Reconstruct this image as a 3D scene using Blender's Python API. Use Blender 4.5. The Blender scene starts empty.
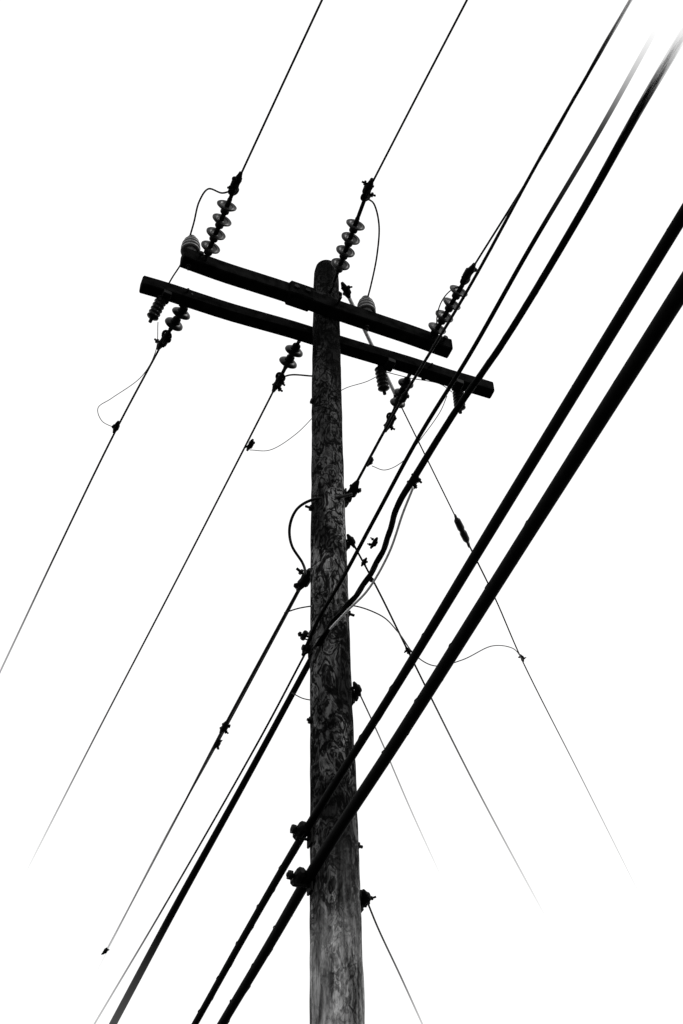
import bpy, math, random
from mathutils import Vector, Matrix, noise
random.seed(4)
scene=bpy.context.scene
scene.view_settings.view_transform='Standard'
scene.view_settings.look='None'
scene.view_settings.exposure=0

# ---------------- camera ----------------
F=1500.0; TH=math.radians(49); RHO=math.radians(-1.27); PSI=-0.0119
CAM=Vector((0,-6.47,1.6))
r0=Vector((math.cos(PSI),math.sin(PSI),0))
f0=Vector((-math.sin(PSI)*math.cos(TH),math.cos(PSI)*math.cos(TH),math.sin(TH)))
u0=r0.cross(f0)
R=(r0*math.cos(RHO)+u0*math.sin(RHO)); Uv=(-r0*math.sin(RHO)+u0*math.cos(RHO))
cd=bpy.data.cameras.new("camera"); cam=bpy.data.objects.new("camera",cd)
scene.collection.objects.link(cam); scene.camera=cam
m=Matrix.Identity(4)
for i in range(3):
    m[i][0]=R[i]; m[i][1]=Uv[i]; m[i][2]=-f0[i]; m[i][3]=CAM[i]
cam.matrix_world=m
cd.sensor_fit='VERTICAL'; cd.sensor_height=36; cd.lens=F/1024*36
cd.clip_end=5000; cd.clip_start=0.05
# survey helper: where a measured sight line meets the horizontal plane at a wire's real attachment height
def ray(px,py): return f0+R*((px-341.5)/F)+Uv*((512-py)/F)
def U(px,py,z):
    d=ray(px,py); return CAM+d*((z-CAM.z)/d.z)
def UD(px,py,dep): return CAM+ray(px,py)*dep
def dep(P): return (P-CAM).dot(f0)

# ---------------- materials ----------------
def newmat(n):
    mt=bpy.data.materials.new(n); mt.use_nodes=True
    nt=mt.node_tree; b=nt.nodes['Principled BSDF']; return mt,nt,b
def simple(n,c,rough=.6,spec=.2,metal=0,var=.4,scale=30,fade=False,bump=0.0):
    mt,nt,b=newmat(n)
    tc=nt.nodes.new('ShaderNodeTexCoord'); nz=nt.nodes.new('ShaderNodeTexNoise')
    nz.inputs['Scale'].default_value=scale; nz.inputs['Detail'].default_value=5
    nt.links.new(tc.outputs['Object'],nz.inputs['Vector'])
    rp=nt.nodes.new('ShaderNodeValToRGB')
    rp.color_ramp.elements[0].position=.3; rp.color_ramp.elements[1].position=.7
    lo=c*(1-var); hi=c*(1+var)
    rp.color_ramp.elements[0].color=(lo,lo,lo,1); rp.color_ramp.elements[1].color=(hi,hi,hi,1)
    nt.links.new(nz.outputs['Fac'],rp.inputs['Fac']); nt.links.new(rp.outputs['Color'],b.inputs['Base Color'])
    b.inputs['Roughness'].default_value=rough; b.inputs['Specular IOR Level'].default_value=spec
    b.inputs['Metallic'].default_value=metal
    if bump:
        bp=nt.nodes.new('ShaderNodeBump'); bp.inputs['Strength'].default_value=bump; bp.inputs['Distance'].default_value=.01
        nt.links.new(nz.outputs['Fac'],bp.inputs['Height']); nt.links.new(bp.outputs['Normal'],b.inputs['Normal'])
    if fade:
        at=nt.nodes.new('ShaderNodeAttribute'); at.attribute_name='gone'  # dissolves wire ends to transparent, imitating a white haze
        tr=nt.nodes.new('ShaderNodeBsdfTransparent'); mx=nt.nodes.new('ShaderNodeMixShader')
        out=[x for x in nt.nodes if x.type=='OUTPUT_MATERIAL'][0]
        nt.links.new(at.outputs['Fac'],mx.inputs[0]); nt.links.new(b.outputs[0],mx.inputs[1]); nt.links.new(tr.outputs[0],mx.inputs[2])
        nt.links.new(mx.outputs[0],out.inputs['Surface'])
    return mt
M_WIRE=simple('wire_aluminium_tarnished',.008,.6,.08,fade=True)
M_CABLE=simple('cable_black_jacket',.003,.7,.03,fade=True)
M_ALU=simple('bare_aluminium_strand_glint',.75,.4,.5,var=.1)
M_ARM=simple('crossarm_creosoted_timber',.004,.9,.01,var=.9,scale=14,bump=.7)
M_MET=simple('galvanised_hardware',.005,.6,.05)
M_PORD=simple('porcelain_brown',.005,.3,.08)
M_PORL=simple('porcelain_grey',.16,.3,.45,var=.15)
M_ROD=simple('fibreglass_guy_rod',.7,.5,.3,var=.1)
M_SKIRT=simple('insulator_skirt',.010,.3,.14,var=.5,scale=12)

def pole_mat():
    mt,nt,b=newmat('weathered_pole_wood'); N=nt.nodes.new; L=nt.links.new
    tc=N('ShaderNodeTexCoord')
    def nz(sc,scale,detail=6,dist=0,rough=.6,off=0):
        mp=N('ShaderNodeMapping'); mp.inputs['Scale'].default_value=sc; mp.inputs['Location'].default_value=(off,off,off)
        L(tc.outputs['Object'],mp.inputs['Vector'])
        n=N('ShaderNodeTexNoise'); n.inputs['Scale'].default_value=scale; n.inputs['Detail'].default_value=detail
        n.inputs['Distortion'].default_value=dist; n.inputs['Roughness'].default_value=rough
        L(mp.outputs[0],n.inputs['Vector']); return n.outputs['Fac']
    def ramp(src,stops):
        r=N('ShaderNodeValToRGB'); e=r.color_ramp.elements
        e[0].position=stops[0][0]; e[0].color=(stops[0][1],)*3+(1,)
        e[1].position=stops[-1][0]; e[1].color=(stops[-1][1],)*3+(1,)
        for p,v in stops[1:-1]:
            k=e.new(p); k.color=(v,v,v,1)
        L(src,r.inputs['Fac']); return r.outputs['Color']
    def math_(op,a,b2):
        q=N('ShaderNodeMath'); q.operation=op
        for i,v in enumerate((a,b2)):
            if isinstance(v,(int,float)): q.inputs[i].default_value=v
            else: L(v,q.inputs[i])
        return q.outputs[0]
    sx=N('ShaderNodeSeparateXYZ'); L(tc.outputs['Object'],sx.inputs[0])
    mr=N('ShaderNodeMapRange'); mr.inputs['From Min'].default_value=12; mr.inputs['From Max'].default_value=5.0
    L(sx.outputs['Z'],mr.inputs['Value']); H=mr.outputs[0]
    fib=ramp(nz((60,60,3),1,5,.3),[(.3,.35),(.65,1.0)])
    # flaking creosote skin: black blotches separated by pale bare-wood squiggles
    ring=nz((6.5,6.5,3.4),1.3,4,2.2,.5)
    squig=ramp(ring,[(.34,.1),(.39,.7),(.43,.6),(.46,.06),(.52,.02),(.55,.8),(.60,1),(.63,.2),(.68,.8)])
    flake=ramp(nz((15,15,7),1.2,7,1.0,.7,3),[(.40,.02),(.50,1)])
    big=ramp(nz((2.2,2.2,.8),1.3,3,1.0,.5,9),[(.42,.12),(.58,1)])
    v=math_('MULTIPLY',squig,flake); v=math_('MULTIPLY',v,fib); v=math_('MULTIPLY',v,big)
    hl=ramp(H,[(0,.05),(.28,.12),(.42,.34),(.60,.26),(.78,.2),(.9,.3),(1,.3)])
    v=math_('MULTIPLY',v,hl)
    low=ramp(H,[(.78,0),(.86,.14),(.92,.42),(1,.7)])  # paler weathered wood low down, brightened further to imitate a white washed-out fade
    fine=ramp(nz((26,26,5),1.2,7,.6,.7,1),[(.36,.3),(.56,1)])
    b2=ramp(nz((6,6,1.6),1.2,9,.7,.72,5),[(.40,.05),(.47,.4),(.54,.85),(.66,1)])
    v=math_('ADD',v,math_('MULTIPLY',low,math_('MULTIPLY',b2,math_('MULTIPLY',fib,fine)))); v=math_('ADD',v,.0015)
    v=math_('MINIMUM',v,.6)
    cb=N('ShaderNodeCombineXYZ')
    for i in range(3): L(v,cb.inputs[i])
    L(cb.outputs[0],b.inputs['Base Color'])
    b.inputs['Roughness'].default_value=.95; b.inputs['Specular IOR Level'].default_value=.02
    bp=N('ShaderNodeBump'); bp.inputs['Strength'].default_value=.8; bp.inputs['Distance'].default_value=.01
    L(math_('ADD',fib,flake),bp.inputs['Height']); L(bp.outputs[0],b.inputs['Normal'])
    return mt
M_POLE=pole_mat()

# ---------------- mesh builder ----------------
def catmull(pts,sub):
    if len(pts)<3 or sub<=1: return [(p,i) for i,p in enumerate(pts)]
    out=[]
    n=len(pts)
    for i in range(n-1):
        p1,p2=pts[i],pts[i+1]
        p0=pts[i-1] if i>0 else p1*2-p2
        p3=pts[i+2] if i+2<n else p2*2-p1
        d1=max((p1-p0).length,1e-5)**.5; d2=max((p2-p1).length,1e-5)**.5; d3=max((p3-p2).length,1e-5)**.5
        m1=((p1-p0)/d1-(p2-p0)/(d1+d2)+(p2-p1)/d2)*d2
        m2=((p2-p1)/d2-(p3-p1)/(d2+d3)+(p3-p2)/d3)*d2
        for k in range(sub):
            t=k/sub; t2=t*t; t3=t2*t
            out.append(((2*t3-3*t2+1)*p1+(t3-2*t2+t)*m1+(-2*t3+3*t2)*p2+(t3-t2)*m2,i+t))
    out.append((pts[-1],n-1.0)); return out
def lerpl(l,t):
    if isinstance(l,(int,float)): return l
    i=min(int(t),len(l)-1); j=min(i+1,len(l)-1); return l[i]+(l[j]-l[i])*(t-i)
class B:
    def __init__(s): s.v=[];s.f=[];s.mi=[];s.m=[];s.g=[];s.sm=[]
    def mat(s,m):
        if m not in s.m: s.m.append(m)
        return s.m.index(m)
    def rings(s,rings,mi,gone=None,cap=True,smooth=True):
        b0=len(s.v); n=len(rings[0])
        for k,r in enumerate(rings):
            s.v+=r; s.g+=[gone[k] if gone else 0.0]*n
        for k in range(len(rings)-1):
            for j in range(n):
                a=b0+k*n+j; b=b0+k*n+(j+1)%n
                s.f.append((a,b,b+n,a+n)); s.mi.append(mi); s.sm.append(smooth)
        if cap:
            s.f.append(tuple(b0+j for j in range(n))[::-1]); s.mi.append(mi); s.sm.append(False)
            e=b0+(len(rings)-1)*n
            s.f.append(tuple(e+j for j in range(n))); s.mi.append(mi); s.sm.append(False)
    def tube(s,pts,r,mat,gone=None,n=8,sub=8):
        sm=catmull(pts,sub); P=[p for p,_ in sm]; T=[t for _,t in sm]
        rings=[];up=None
        for k,p in enumerate(P):
            d=(P[min(k+1,len(P)-1)]-P[max(k-1,0)]).normalized()
            if up is None:
                up=Vector((0,0,1)) if abs(d.z)<.9 else Vector((1,0,0))
            a=(up-d*up.dot(d)).normalized(); up=a; b=d.cross(a); rr=lerpl(r,T[k])
            rings.append([p+(a*math.cos(q)+b*math.sin(q))*rr for q in [2*math.pi*j/n for j in range(n)]])
        g=[lerpl(gone,t) for t in T] if gone else None
        s.rings(rings,s.mat(mat),g); return P,T
    def helix(s,P,R_,pitch,r,mat,n=5,phase=0,gone=None,step=8):
        L=0;pts=[];gs=[]
        up=Vector((0,0,1))
        for k in range(len(P)-1):
            seg=P[k+1]-P[k]; l=seg.length; d=seg.normalized()
            a=(up-d*up.dot(d)).normalized(); b=d.cross(a)
            m_=max(1,int(l/(pitch/step)))
            for q in range(m_):
                t=q/m_; ang=phase+2*math.pi*(L+l*t)/pitch
                pts.append(P[k]+seg*t+(a*math.cos(ang)+b*math.sin(ang))*R_)
                gs.append(gone[k] if gone else 0)
            L+=l
        s.tube(pts,r,mat,gone=gs if gone else None,n=n,sub=1)
    def lathe(s,o,ax,prof,mat,n=20):
        ax=ax.normalized(); t=Vector((0,0,1)) if abs(ax.z)<.9 else Vector((1,0,0))
        a=(t-ax*t.dot(ax)).normalized(); b=ax.cross(a)
        s.rings([[o+ax*x+(a*math.cos(q)+b*math.sin(q))*max(r,.0005) for q in [2*math.pi*j/n for j in range(n)]] for r,x in prof],s.mat(mat))
    def cyl(s,p,q,r,mat,n=12):
        l=(q-p).length; c=min(r*.15,l*.1)
        s.lathe(p,q-p,[(r-c,0),(r,c),(r,l-c),(r-c,l)],mat,n)
    def box(s,c,ax,up,dims,mat,bev=.006,jit=0,seg=1):
        x=ax.normalized(); z=(up-x*up.dot(x)).normalized(); y=z.cross(x)
        L,W,H=[d/2 for d in dims]; bv=min(bev,W*.6,H*.6)
        pr=[(W-bv,-H),(W,-H+bv),(W,H-bv),(W-bv,H),(-W+bv,H),(-W,H-bv),(-W,-H+bv),(-W+bv,-H)]
        xs=[(-L,.8),(-L+bv,1)]+[(-L+bv+(2*L-2*bv)*k/seg,1) for k in range(1,seg)]+[(L-bv,1),(L,.8)]
        rings=[]
        for xx,k in xs:
            k2=1 if k==1 else (1-bv/min(W,H))
            o=Vector((0,0,0))
            if jit and k==1: o=(y*noise.noise(Vector((xx*2,3.1,c.x)))+z*noise.noise(Vector((xx*2,7.7,c.y))))*jit
            rings.append([c+o+x*xx+y*(py*k2)+z*(pz*k2) for py,pz in pr])
        s.rings(rings,s.mat(mat),smooth=False)
    def torus(s,c,nrm,R_,r,mat,n=16):
        nrm=nrm.normalized(); t=Vector((0,0,1)) if abs(nrm.z)<.9 else Vector((1,0,0))
        a=(t-nrm*t.dot(nrm)).normalized(); b=nrm.cross(a)
        pts=[c+(a*math.cos(q)+b*math.sin(q))*R_ for q in [2*math.pi*j/n for j in range(n+1)]]
        s.tube(pts,r,mat,n=6,sub=1)
    def nut(s,p,d,r,h,mat): s.lathe(p,d,[(r,0),(r,h)],mat,6)
    def build(s,name,parent=None):
        me=bpy.data.meshes.new(name); me.from_pydata([tuple(v) for v in s.v],[],s.f)
        for m_ in s.m: me.materials.append(m_)
        me.polygons.foreach_set('material_index',s.mi); me.polygons.foreach_set('use_smooth',s.sm)
        at=me.attributes.new('gone','FLOAT','POINT'); at.data.foreach_set('value',s.g)
        me.update(); o=bpy.data.objects.new(name,me); scene.collection.objects.link(o)
        if parent: o.parent=parent
        return o
def empty(n):
    e=bpy.data.objects.new(n,None); scene.collection.objects.link(e); return e

# ---------------- frame of reference ----------------
W=Vector((-.413,.911,0)).normalized()    # along the line, away
A=Vector((.911,.413,0)).normalized()     # along the crossarms
Z=Vector((0,0,1))
ZT=12.04; ZA=11.26
def pr(z): return .098+(12.1-z)*.00485

# ---------------- pole ----------------
pole=empty('utility_pole')
b=B(); rings=[]; n=72; K=520
for k in range(K+1):
    z=-.3+(ZT+.3)*k/K; ring=[]
    ex=1.0
    if k>=K-3: ex=[.985,.95,.88,.78][k-(K-3)]
    for j in range(n):
        q=2*math.pi*j/n; c,s_=math.cos(q),math.sin(q)
        d=noise.noise(Vector((c*3,s_*3,z*.7)))*.006+noise.noise(Vector((c*12,s_*12,z*3)))*.004+noise.noise(Vector((c*5,s_*5,z*7)))*.003
        ck=noise.noise(Vector((c*9,s_*9,z*.35+5)))
        d-= .008*max(0,1-abs(ck)/.06)
        rr=(pr(z)+d)*ex
        ring.append(Vector((c*rr+.012*math.sin(z*.5),s_*rr,z)))
    rings.append(ring)
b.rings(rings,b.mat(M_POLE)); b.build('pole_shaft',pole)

b=B()
nearL,nearR=U(182,257,ZA),U(450,349,ZA)
farL,farR=U(141,284,ZA),U(492,391,ZA)
def arm(l,r,H=.12,Wd=.095): b.box((l+r)/2,r-l,Z,((r-l).length,Wd,H),M_ARM,bev=.008,jit=.010,seg=24)
arm(nearL,nearR,.135,.105); arm(farL,farR,.12,.095)
b.build('crossarms',pole)
def onArm(l,r,px,py):
    p=U(px,py,ZA); d=(r-l).normalized(); return l+d*(p-l).dot(d)
b=B()
for t in (-.98,1.02):
    nd=(nearR-nearL).normalized(); c0=(nearL+nearR)/2+nd*t
    fd=(farR-farL).normalized(); c1=farL+fd*(c0-farL).dot(fd)
    b.cyl(c0-W*.085,c0+W*.085,.009,M_MET); b.cyl(c1-W*.085,c1+W*.085,.009,M_MET)
    b.nut(c0-W*.075,-W,.02,.018,M_MET); b.nut(c1+W*.065,W,.02,.018,M_MET)
nd=(nearR-nearL).normalized(); c0=onArm(nearL,nearR,299,297)
b.box(c0-W*.01,nd,Z,(.2,.13,.17),M_ARM,bev=.012)
b.nut(c0-W*.07+nd*.04,-W,.022,.02,M_MET); b.nut(c0-W*.07-nd*.05,-W,.022,.02,M_MET)
b.cyl(Vector((0,0,ZA))-W*.26,Vector((0,0,ZA))+W*.26,.011,M_MET)
b.lathe(Vector((-.003,0,ZT-.012)),Z,[(.08,0),(.088,.004),(.086,.014),(.05,.026),(.01,.03)],M_MET,24)
b.build('crossarm_bolts',pole)

# ---------------- generic hardware ----------------
def clamp(b,p,d,s=1.0):
    """bolted wire clamp: tapered body, keeper and two uneven bolts"""
    d=d.normalized(); side=d.cross(Z).normalized(); upv=side.cross(d); rn=random.Random(int(abs(p.x*917+p.y*131+p.z*53)*10))
    b.lathe(p-d*.085*s,d,[(.012*s,0),(.018*s,.02*s),(.026*s,.05*s),(.022*s,.085*s),(.027*s,.115*s),(.016*s,.15*s),(.012*s,.17*s)],M_MET,10)
    b.box(p+side*.012*s,d,upv,(.08*s,.045*s,.045*s),M_MET,bev=.012*s)
    for t in (-.03,.035):
        q=p+d*t*s; a_=rn.uniform(-.9,.9); dr=(side*math.cos(a_)+upv*math.sin(a_))*rn.choice((-1,1))
        l=rn.uniform(.045,.07)*s
        b.cyl(q-dr*.03*s,q+dr*l,.008*s,M_MET,8); b.nut(q+dr*.03*s,dr,.017*s,.014*s,M_MET)

DISC=[(.01,0),(.026,.004),(.03,.012),(.03,.038),(.036,.044)]
SK=[(.036,.044),(.058,.050),(.074,.062),(.076,.070),(.070,.074),(.060,.066),(.056,.074),(.050,.074),(.046,.064),(.036,.070),(.024,.060),(.010,.064),(.010,.08)]
def string(p,q,nd,s=1.0):
    """strain insulator string from crossarm p to clamp q"""
    b=B(); d=(q-p).normalized(); L=(q-p).length
    side=d.cross(Z).normalized()
    unit=.118*s; tot=unit*nd; st=(L-tot)*.45
    b.cyl(p-d*.05,p+d*.05,.014,M_MET); b.torus(p+d*.06,side,.026,.010,M_MET)
    b.cyl(p+d*.075,p+d*max(st,.08),.014,M_MET)
    for k in range(nd):
        o=p+d*(st+unit*k); dv=(d+side*random.uniform(-.06,.06)+Z*random.uniform(-.08,.04)).normalized()
        b.lathe(o,dv,[(r*s*1.1,x*s) for r,x in DISC],M_MET); b.lathe(o,dv,[(r*s,x*s) for r,x in SK],M_SKIRT,28); b.cyl(o+d*.06,o+d*(unit+.01),.018,M_MET)
    e=p+d*(st+tot)
    b.cyl(e,q-d*.02,.015,M_MET)
    b.torus(q-d*.03,Z+side*.5,.034,.011,M_MET); b.torus(q+d*.01,side,.032,.010,M_MET)
    clamp(b,q+d*.03,d,1.1)
    b.build('strain_insulator_string')
n1a,n1b=onArm(nearL,nearR,204,262), U(235,187,ZA+.05)
n2a,n2b=Vector((.03,-.11,ZA+.28)), U(367,193,ZA+.3)
n3a,n3b=onArm(nearL,nearR,428,345), U(467,277,ZA+.05)
string(n1a,n1b,4); string(n2a,n2b,4); string(n3a,n3b,4)
f1a,f1b=onArm(farL,farR,190,298), U(165,338,ZA)
f2a,f2b=onArm(farL,farR,304,331), U(279,380,ZA)
f3a,f3b=onArm(farL,farR,413,366), U(390,420,ZA)
string(f1a,f1b,2); string(f2a,f2b,2); string(f3a,f3b,3,.85)

# ---------------- lines ----------------
def ext(a,bb,L): return bb+(bb-a).normalized()*L
def wire(name,pts,r,mat=None,gone=None,e0=0,e1=0,strand=False,lash=False,clamps=()):
    mat=mat or M_WIRE
    pts=list(pts); g=list(gone) if gone else [0]*len(pts)
    rr=list(r) if not isinstance(r,(int,float)) else [r]*len(pts)
    if e0: pts=[ext(pts[1],pts[0],e0)]+pts; g=[g[0]]+g; rr=[rr[0]]+rr
    if e1: pts=pts+[ext(pts[-2],pts[-1],e1)]; g=g+[g[-1]]; rr=rr+[rr[-1]]
    b=B()
    P,T=b.tube(pts,rr,mat,gone=g,n=10,sub=10)
    gg=[lerpl(g,t) for t in T]
    R_=rr[len(rr)//2]
    if strand:
        for ph in (0,2.09,4.19): b.helix(P,R_*.62,.55,R_*.45,mat,n=6,phase=ph,gone=gg,step=8)
    if lash:
        P2=[p+Z*(R_*.95) for p in P]
        b.tube(P2,R_*.28,mat,gone=gg,n=6,sub=1)
        b.helix([p+Z*R_*.12 for p in P],R_*1.02,.38,.0025,mat,n=4,gone=gg,step=10)
    for c,dd,s in clamps: clamp(b,c,dd,s)
    return b.build(name)
wire('power_line',[n1b,U(280,90,ZA+.1),U(322,0,ZA+.15)],.0078,e1=25)
wire('power_line',[n2b,U(417,96,ZA+.3),U(467,0,ZA+.3)],.0078,e1=25)
wire('power_line',[n3b,U(548,146,ZA+.08),U(600,51,ZA+.1),U(630,0,ZA+.1)],.0078,e1=25,gone=[0,0,.3,.75])
wire('power_line',[f1b,U(115,432,ZA),U(60,545,ZA),U(0,672,ZA)],.0083,e1=25,gone=[0,0,.1,.6],clamps=[(U(116,427,ZA),W,.75)])
wire('power_line',[f2b,U(250,437,ZA),U(175,583,ZA),U(100,727,ZA),U(55,815,ZA),U(22,880,ZA)],.0080,gone=[0,0,0,.25,.65,1],clamps=[(U(250,445,ZA),W,.75)])
wire('power_line',[f3b,U(373,452,ZA),U(304,582,ZA),U(222,735,ZA),U(165,838,ZA),U(90,985,ZA)],.009,gone=[0,0,0,.1,.55,1],clamps=[(U(370,462,ZA),W,.6)])
ZN=9.25
na=U(352,491,ZN); nb=U(304,580,ZN)
wire('neutral_wire',[na,U(400,403,ZN),U(470,286,ZN),U(540,158,ZN),U(595,62,ZN),U(626,8,ZN)],.0095,e1=20,gone=[0,0,0,0,.3,.8],strand=True,clamps=[(na,W,1.1),(na+W*.12,W,.7),(U(403,398,ZN),W,.7)])
wire('neutral_wire',[nb,U(222,731,ZN),U(178,815,ZN),U(105,953,ZN)],[.012,.011,.0075,.007],gone=[0,.05,.3,.7],clamps=[(nb,W,1.3),(U(224,727,ZN),W,.9),(U(217,744,ZN),W,.7),(U(105,951,ZN),W,.6)])
ZS=7.75
wire('service_cable',[U(303,655,ZS),U(318,620,ZS),U(340,583,ZS),U(375,518,ZS),U(420,435,ZS),U(470,354,ZS),U(530,248,ZS),U(600,130,ZS),U(660,22,ZS)],.011,M_CABLE,e1=15,gone=[0]*7+[.2,1],clamps=[(U(374,543,ZS),W,.5),(U(364,562,ZS),W,.4)])
wire('service_cable',[U(312,656,ZS),U(330,626,ZS),U(360,590,ZS),U(384,548,ZS),U(398,505,ZS),U(414,478,ZS),U(455,412,ZS),U(506,338,ZS),U(580,215,ZS),U(640,108,ZS),U(683,35,ZS)],[.014,.014,.012,.013,.017,.019,.017,.017,.018,.020,.022],M_CABLE,e1=15,gone=[0]*9+[.25,.95],strand=True,clamps=[(U(413,480,ZS),W,.8)])
b=B(); b.tube([U(330,629,ZS-.03),U(346,612,ZS-.03),U(367,591,ZS-.03),U(389,553,ZS-.03),U(403,513,ZS-.03),U(413,488,ZS-.03)],.007,M_ALU)  # pale bare strand; its bright colour also stands in for glints on the cable
b.build('bare_strand_glint')
wire('service_cable',[U(306,652,ZS),U(262,735,ZS),U(165,905,ZS),U(98,1018,ZS)],.0065,M_CABLE,e1=15,gone=[0,0,.15,.7])
wire('service_cable',[U(316,650,ZS),U(250,772,ZS),U(175,908,ZS),U(113,1024,ZS)],[.018,.021,.026,.029],M_CABLE,e1=20,gone=[0,0,0,.25])
Z4=6.42; Z5=6.13
wire('telephone_cable',[U(683,215,Z4),U(494,525,Z4),U(400,680,Z4),U(306,830,Z4),U(250,926,Z4),U(195,1024,Z4)],[.024,.024,.021,.021,.02,.02],M_CABLE,e0=20,e1=25,lash=True)
wire('telephone_cable',[U(683,288,Z5),U(511,560,Z5),U(400,736,Z5),U(318,862,Z5),U(270,944,Z5),U(222,1024,Z5)],[.033,.030,.029,.029,.027,.026],M_CABLE,e0=20,e1=25,lash=True)

# spans leaving to the right
ZG=11.72
g=B()
g.cyl(U(346,291,ZG),U(397,398,ZG),.016,M_ROD); clamp(g,U(398,400,ZG),U(397,398,ZG)-U(346,291,ZG),1.0); clamp(g,U(346,291,ZG),U(397,398,ZG)-U(346,291,ZG),1.0)
g.tube([U(398,400,ZG),U(430,465,ZG),U(458,522,ZG)],.006,M_WIRE)
i0,i1=U(456,518,ZG),U(468,543,ZG); dd=(i1-i0).normalized(); L=(i1-i0).length
g.lathe(i0,dd,[(.012,0),(.03,.03),(.034,L*.4),(.024,L*.5),(.034,L*.6),(.032,L*.85),(.012,L)],M_SKIRT,16)
g.torus(i1,dd.cross(Z),.04,.008,M_MET); g.torus(i0,dd.cross(Z),.03,.008,M_MET)
g.tube([U(468,543,ZG),U(495,598,ZG),U(522,660,ZG),U(580,775,ZG),U(645,905,ZG)],[.008,.007,.0065,.006,.006],M_WIRE,gone=[0,0,0,.5,1])
clamp(g,U(522,658,ZG),dd,.6)
g.build('guy_wire')
def span(name,pts,z,r,gone,cl=()):
    P=[U(x,y,z) for x,y in pts]
    wire(name,P,r,M_WIRE,gone=gone,clamps=[(U(x,y,z),P[1]-P[0],s) for x,y,s in cl])
span('guy_wire',[(349,536),(378,590),(408,651),(475,785),(550,925)],8.77,.0065,[0,0,0,.4,1],cl=[(351,541,.7),(372,580,.4),(408,651,.5)])
span('guy_wire',[(356,686),(380,738),(410,808),(445,885)],7.47,.0045,[0,.4,.65,1],cl=[(357,689,.7)])
span('guy_wire',[(365,896),(378,928),(400,975),(425,1030)],6.07,.005,[0,.15,.35,.8],cl=[(366,897,.7)])

# ---------------- jumpers ----------------
def path(name,pts,d0,d1,r=.006,gone=None,mat=None):
    n=len(pts); P=[]
    for i,p in enumerate(pts):
        d=p[2] if len(p)>2 else d0+(d1-d0)*i/(n-1)
        P.append(UD(p[0],p[1],d))
    b=B(); b.tube(P,r,mat or M_WIRE,gone=gone,n=8,sub=10)
    return b.build(name)
pinA=onArm(nearL,nearR,190,258)+Z*.06; pinB=onArm(nearL,nearR,366,322)+Z*.06
def pin(p):
    b=B(); b.cyl(p-Z*.2,p+Z*.02,.010,M_MET); b.nut(p-Z*.15,-Z,.022,.018,M_MET)
    prof=[(.02,.02),(.045,.03),(.05,.06)]
    x=.045
    for k,rr in enumerate((.074,.074,.07,.06)):
        prof+=[(rr*.74,x+.002),(rr,x+.006),(rr,x+.016),(rr*.72,x+.028)]; x+=.040
    prof+=[(.035,x),(.03,x+.012),(.04,x+.022),(.034,x+.038),(.01,x+.042)]
    b.lathe(p,Z,prof,M_PORL,28); b.torus(p+Z*(x+.014),Z,.036,.006,M_WIRE)
    b.build('pin_insulator')
    return p+Z*(x+.014)
ta=pin(pinA); tb=pin(pinB)
dA=dep(ta); dB=dep(tb); dF=dep(farL)
path('jumper_wire',[(233,190),(222,193),(208,189),(199,202),(194,222),(190,236)],dep(n1b),dA,.007)
path('jumper_wire',[(190,240),(182,262),(172,278),(162,296)],dA,dep(farL)+.05)
path('jumper_wire',[(366,198),(374,204),(379,225),(377,255),(371,285),(367,300)],dep(n2b),dB,.007)
path('jumper_wire',[(466,284),(450,291),(440,305),(437,325),(446,345)],dep(n3b),dep(nearR),.005)
path('tap_wire',[(158,322),(156,350),(142,376),(112,398),(98,408),(102,421),(115,428)],dF,dep(U(115,428,ZA)),.0032)
dM=dep(U(250,447,ZA))
path('tap_wire',[(384,372),(368,381),(342,390),(320,410),(296,434),(270,450),(250,450)],dep(U(384,372,ZA)),dM,.0032)
path('tap_wire',[(279,379),(290,375),(312,376)],dep(f2b),dep(f2b),.007)
path('tap_wire',[(447,396),(440,412),(420,440),(402,462),(385,470),(372,466)],dep(U(447,396,ZA)),dep(U(372,466,ZA)),.0035)
path('tap_wire',[(386,372),(410,378),(440,384),(452,392)],dep(U(400,378,ZA)),dep(U(450,392,ZA)),.0035)
dp=dep(Vector((0,-pr(9),9.2)))
path('jumper_wire',[(352,494,dp-.02),(335,498,dp-.08),(315,499,dp-.08),(298,508,dp),(290,525,dp+.1),(292,546,dp+.25),(302,562,dp+.3),(306,576,dep(nb))],0,0,.010)
d6=dep(Vector((0,0,8.1)))
path('drop_wire',[(284,613,d6+.3),(300,608,d6+.3),(325,605,d6+.3),(355,606,d6+.2),(378,614,d6+.3),(398,632,d6+.8),(415,655,d6+1.4),(436,666,d6+2),(462,660,d6+2.6),(492,646,d6+3.6),(512,648,d6+4.4),(523,660,dep(U(523,660,ZG)))],0,0,.0045)
path('drop_wire',[(292,693,d6-.3),(305,699,d6-.4),(325,700,d6-.3),(350,692,d6-.3)],0,0,.0035)

# ---------------- cutouts ----------------
def cutout(p,q,hook):
    b=B(); d=(q-p).normalized(); L=(q-p).length
    prof=[(.012,0),(.036,.01)]
    k=6; s=L/k
    for i in range(k):
        prof+=[(.040,s*i+.008),(.047,s*i+s*.5),(.047,s*i+s*.7),(.040,s*i+s*.9)]
    prof+=[(.034,L),(.012,L+.01)]
    b.lathe(p,d,prof,M_PORD,18)
    b.tube([hook,(hook+p)/2-Z*.01,p+d*L*.25],.016,M_MET,n=8)
    b.box(hook,A,Z,(.07,.1,.05),M_MET)
    b.cyl(p-d*.05,p+d*.02,.018,M_MET); b.cyl(q-d*.02,q+d*.04,.014,M_MET)
    b.build('fuse_cutout')
def c3(a_,b_,h):
    z=ZA-.05
    p=U(a_[0],a_[1],z); cutout(p,UD(b_[0],b_[1],dep(p)-.08),onArm(farL,farR,*h)-Z*.07)
c3((163,297),(152,318),(166,293))
c3((380,367),(384,390),(388,362))
c3((458,391),(460,409),(455,384))

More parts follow.
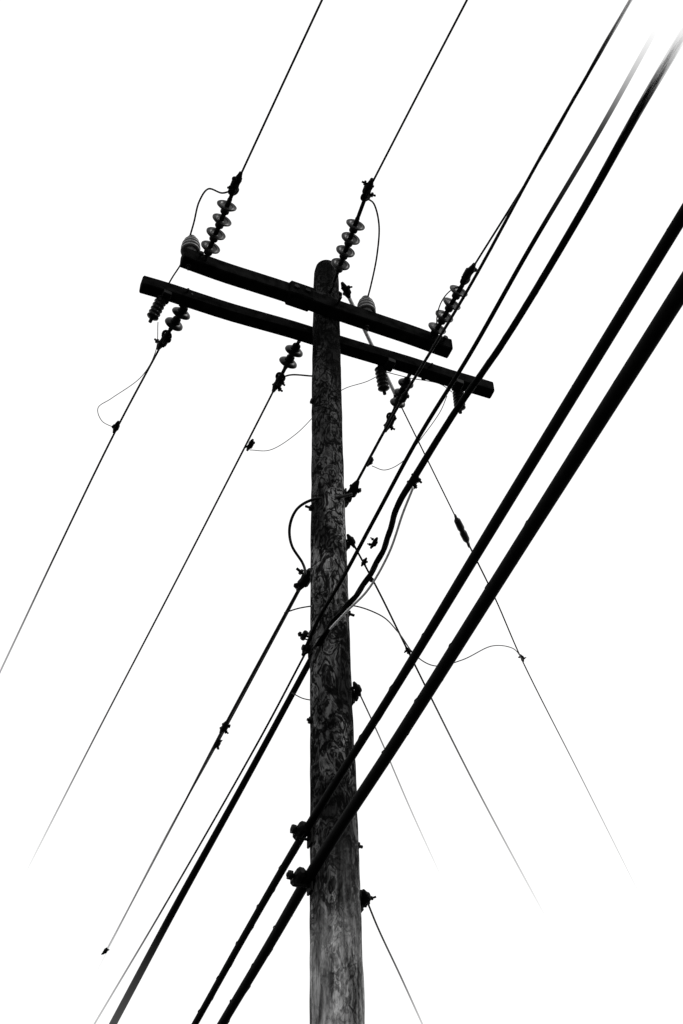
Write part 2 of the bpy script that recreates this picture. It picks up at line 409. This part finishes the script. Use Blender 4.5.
# ---------------- pole brackets ----------------
b=B()
def bracket(z,side,out=.14,s=1.0):
    side=side.normalized(); t=Z.cross(side); c=Vector((.012*math.sin(z*.5),0,z)); R_=pr(z)
    b.box(c+side*(R_+.012),Z,side,(.16*s,.06*s,.012),M_MET,bev=.003)
    b.cyl(c+side*R_,c+side*(R_+out),.012*s,M_MET); b.nut(c+side*(R_+out*.8),side,.026*s,.02*s,M_MET)
    b.cyl(c+side*R_-Z*.04*s,c+side*(R_+out*.75)-Z*.05*s,.008*s,M_MET)
    b.box(c+side*(R_+out*.55),t,Z,(.12*s,.05*s,.06*s),M_MET,bev=.014)
def bolt(z,side,out=.03,s=1):
    side=side.normalized(); c=Vector((.012*math.sin(z*.5),0,z)); R_=pr(z)
    b.cyl(c+side*(R_-.02),c+side*(R_+out),.009*s,M_MET); b.nut(c+side*(R_+.002),side,.022*s,.016*s,M_MET)
bracket(Z4,-A,.12); bracket(Z5,-A,.14,1.0)
bracket(ZS,-A,.06,.7); bracket(ZS+.1,-A,.09,.6)
bracket(ZN,A,.05,.9); bolt(ZN-.22,-A,.05)
bracket(8.77,A,.03,.6); bolt(8.15,A,.05); bracket(7.47,A,.04,.8); bracket(6.07,A,.04,.8); bolt(6.42,A,.04)
bracket(11.72,A,.03,.5); bolt(10.2,-A,.02); bolt(7.2,-A,.03)
b.build('line_brackets',pole)

# ---------------- ground ----------------
S=2500; nn=40
vs=[];N_=nn+1
for i in range(N_):
    for j in range(N_):
        x=(i/nn*2-1); y=(j/nn*2-1); x=S*x*abs(x); y=S*y*abs(y)
        vs.append((x,y,0))
fs=[(i*N_+j,(i+1)*N_+j,(i+1)*N_+j+1,i*N_+j+1) for i in range(nn) for j in range(nn)]
me=bpy.data.meshes.new('ground'); me.from_pydata(vs,[],fs)
me.materials.append(simple('ground_rough_grass_and_gravel',.05,.95,.1,var=.6,scale=1.5,bump=.5))
go=bpy.data.objects.new('ground',me); scene.collection.objects.link(go)

# ---------------- light ----------------
w=bpy.data.worlds.new("World"); scene.world=w; w.use_nodes=True; nt=w.node_tree
bg=nt.nodes['Background']; sk=nt.nodes.new('ShaderNodeTexSky'); sk.sky_type='NISHITA'; sk.sun_disc=False
el=math.radians(42); az=math.radians(118)  # azimuth from +Y clockwise
sk.sun_elevation=el; sk.sun_rotation=az
hs=nt.nodes.new('ShaderNodeHueSaturation'); hs.inputs['Saturation'].default_value=0
mx=nt.nodes.new('ShaderNodeMix'); mx.data_type='RGBA'; mx.inputs[0].default_value=.85
mx.inputs[7].default_value=(12.5,12.5,12.5,1)
nt.links.new(sk.outputs[0],hs.inputs['Color']); nt.links.new(hs.outputs[0],mx.inputs[6]); nt.links.new(mx.outputs[2],bg.inputs['Color'])
bg.inputs['Strength'].default_value=.1
sd=bpy.data.lights.new('sun','SUN'); sd.energy=1.5; sd.angle=math.radians(14); sd.color=(1,.99,.98)
so=bpy.data.objects.new('sun',sd); scene.collection.objects.link(so)
sv=Vector((math.sin(az)*math.cos(el),math.cos(az)*math.cos(el),math.sin(el)))
so.rotation_euler=sv.to_track_quat('Z','Y').to_euler()
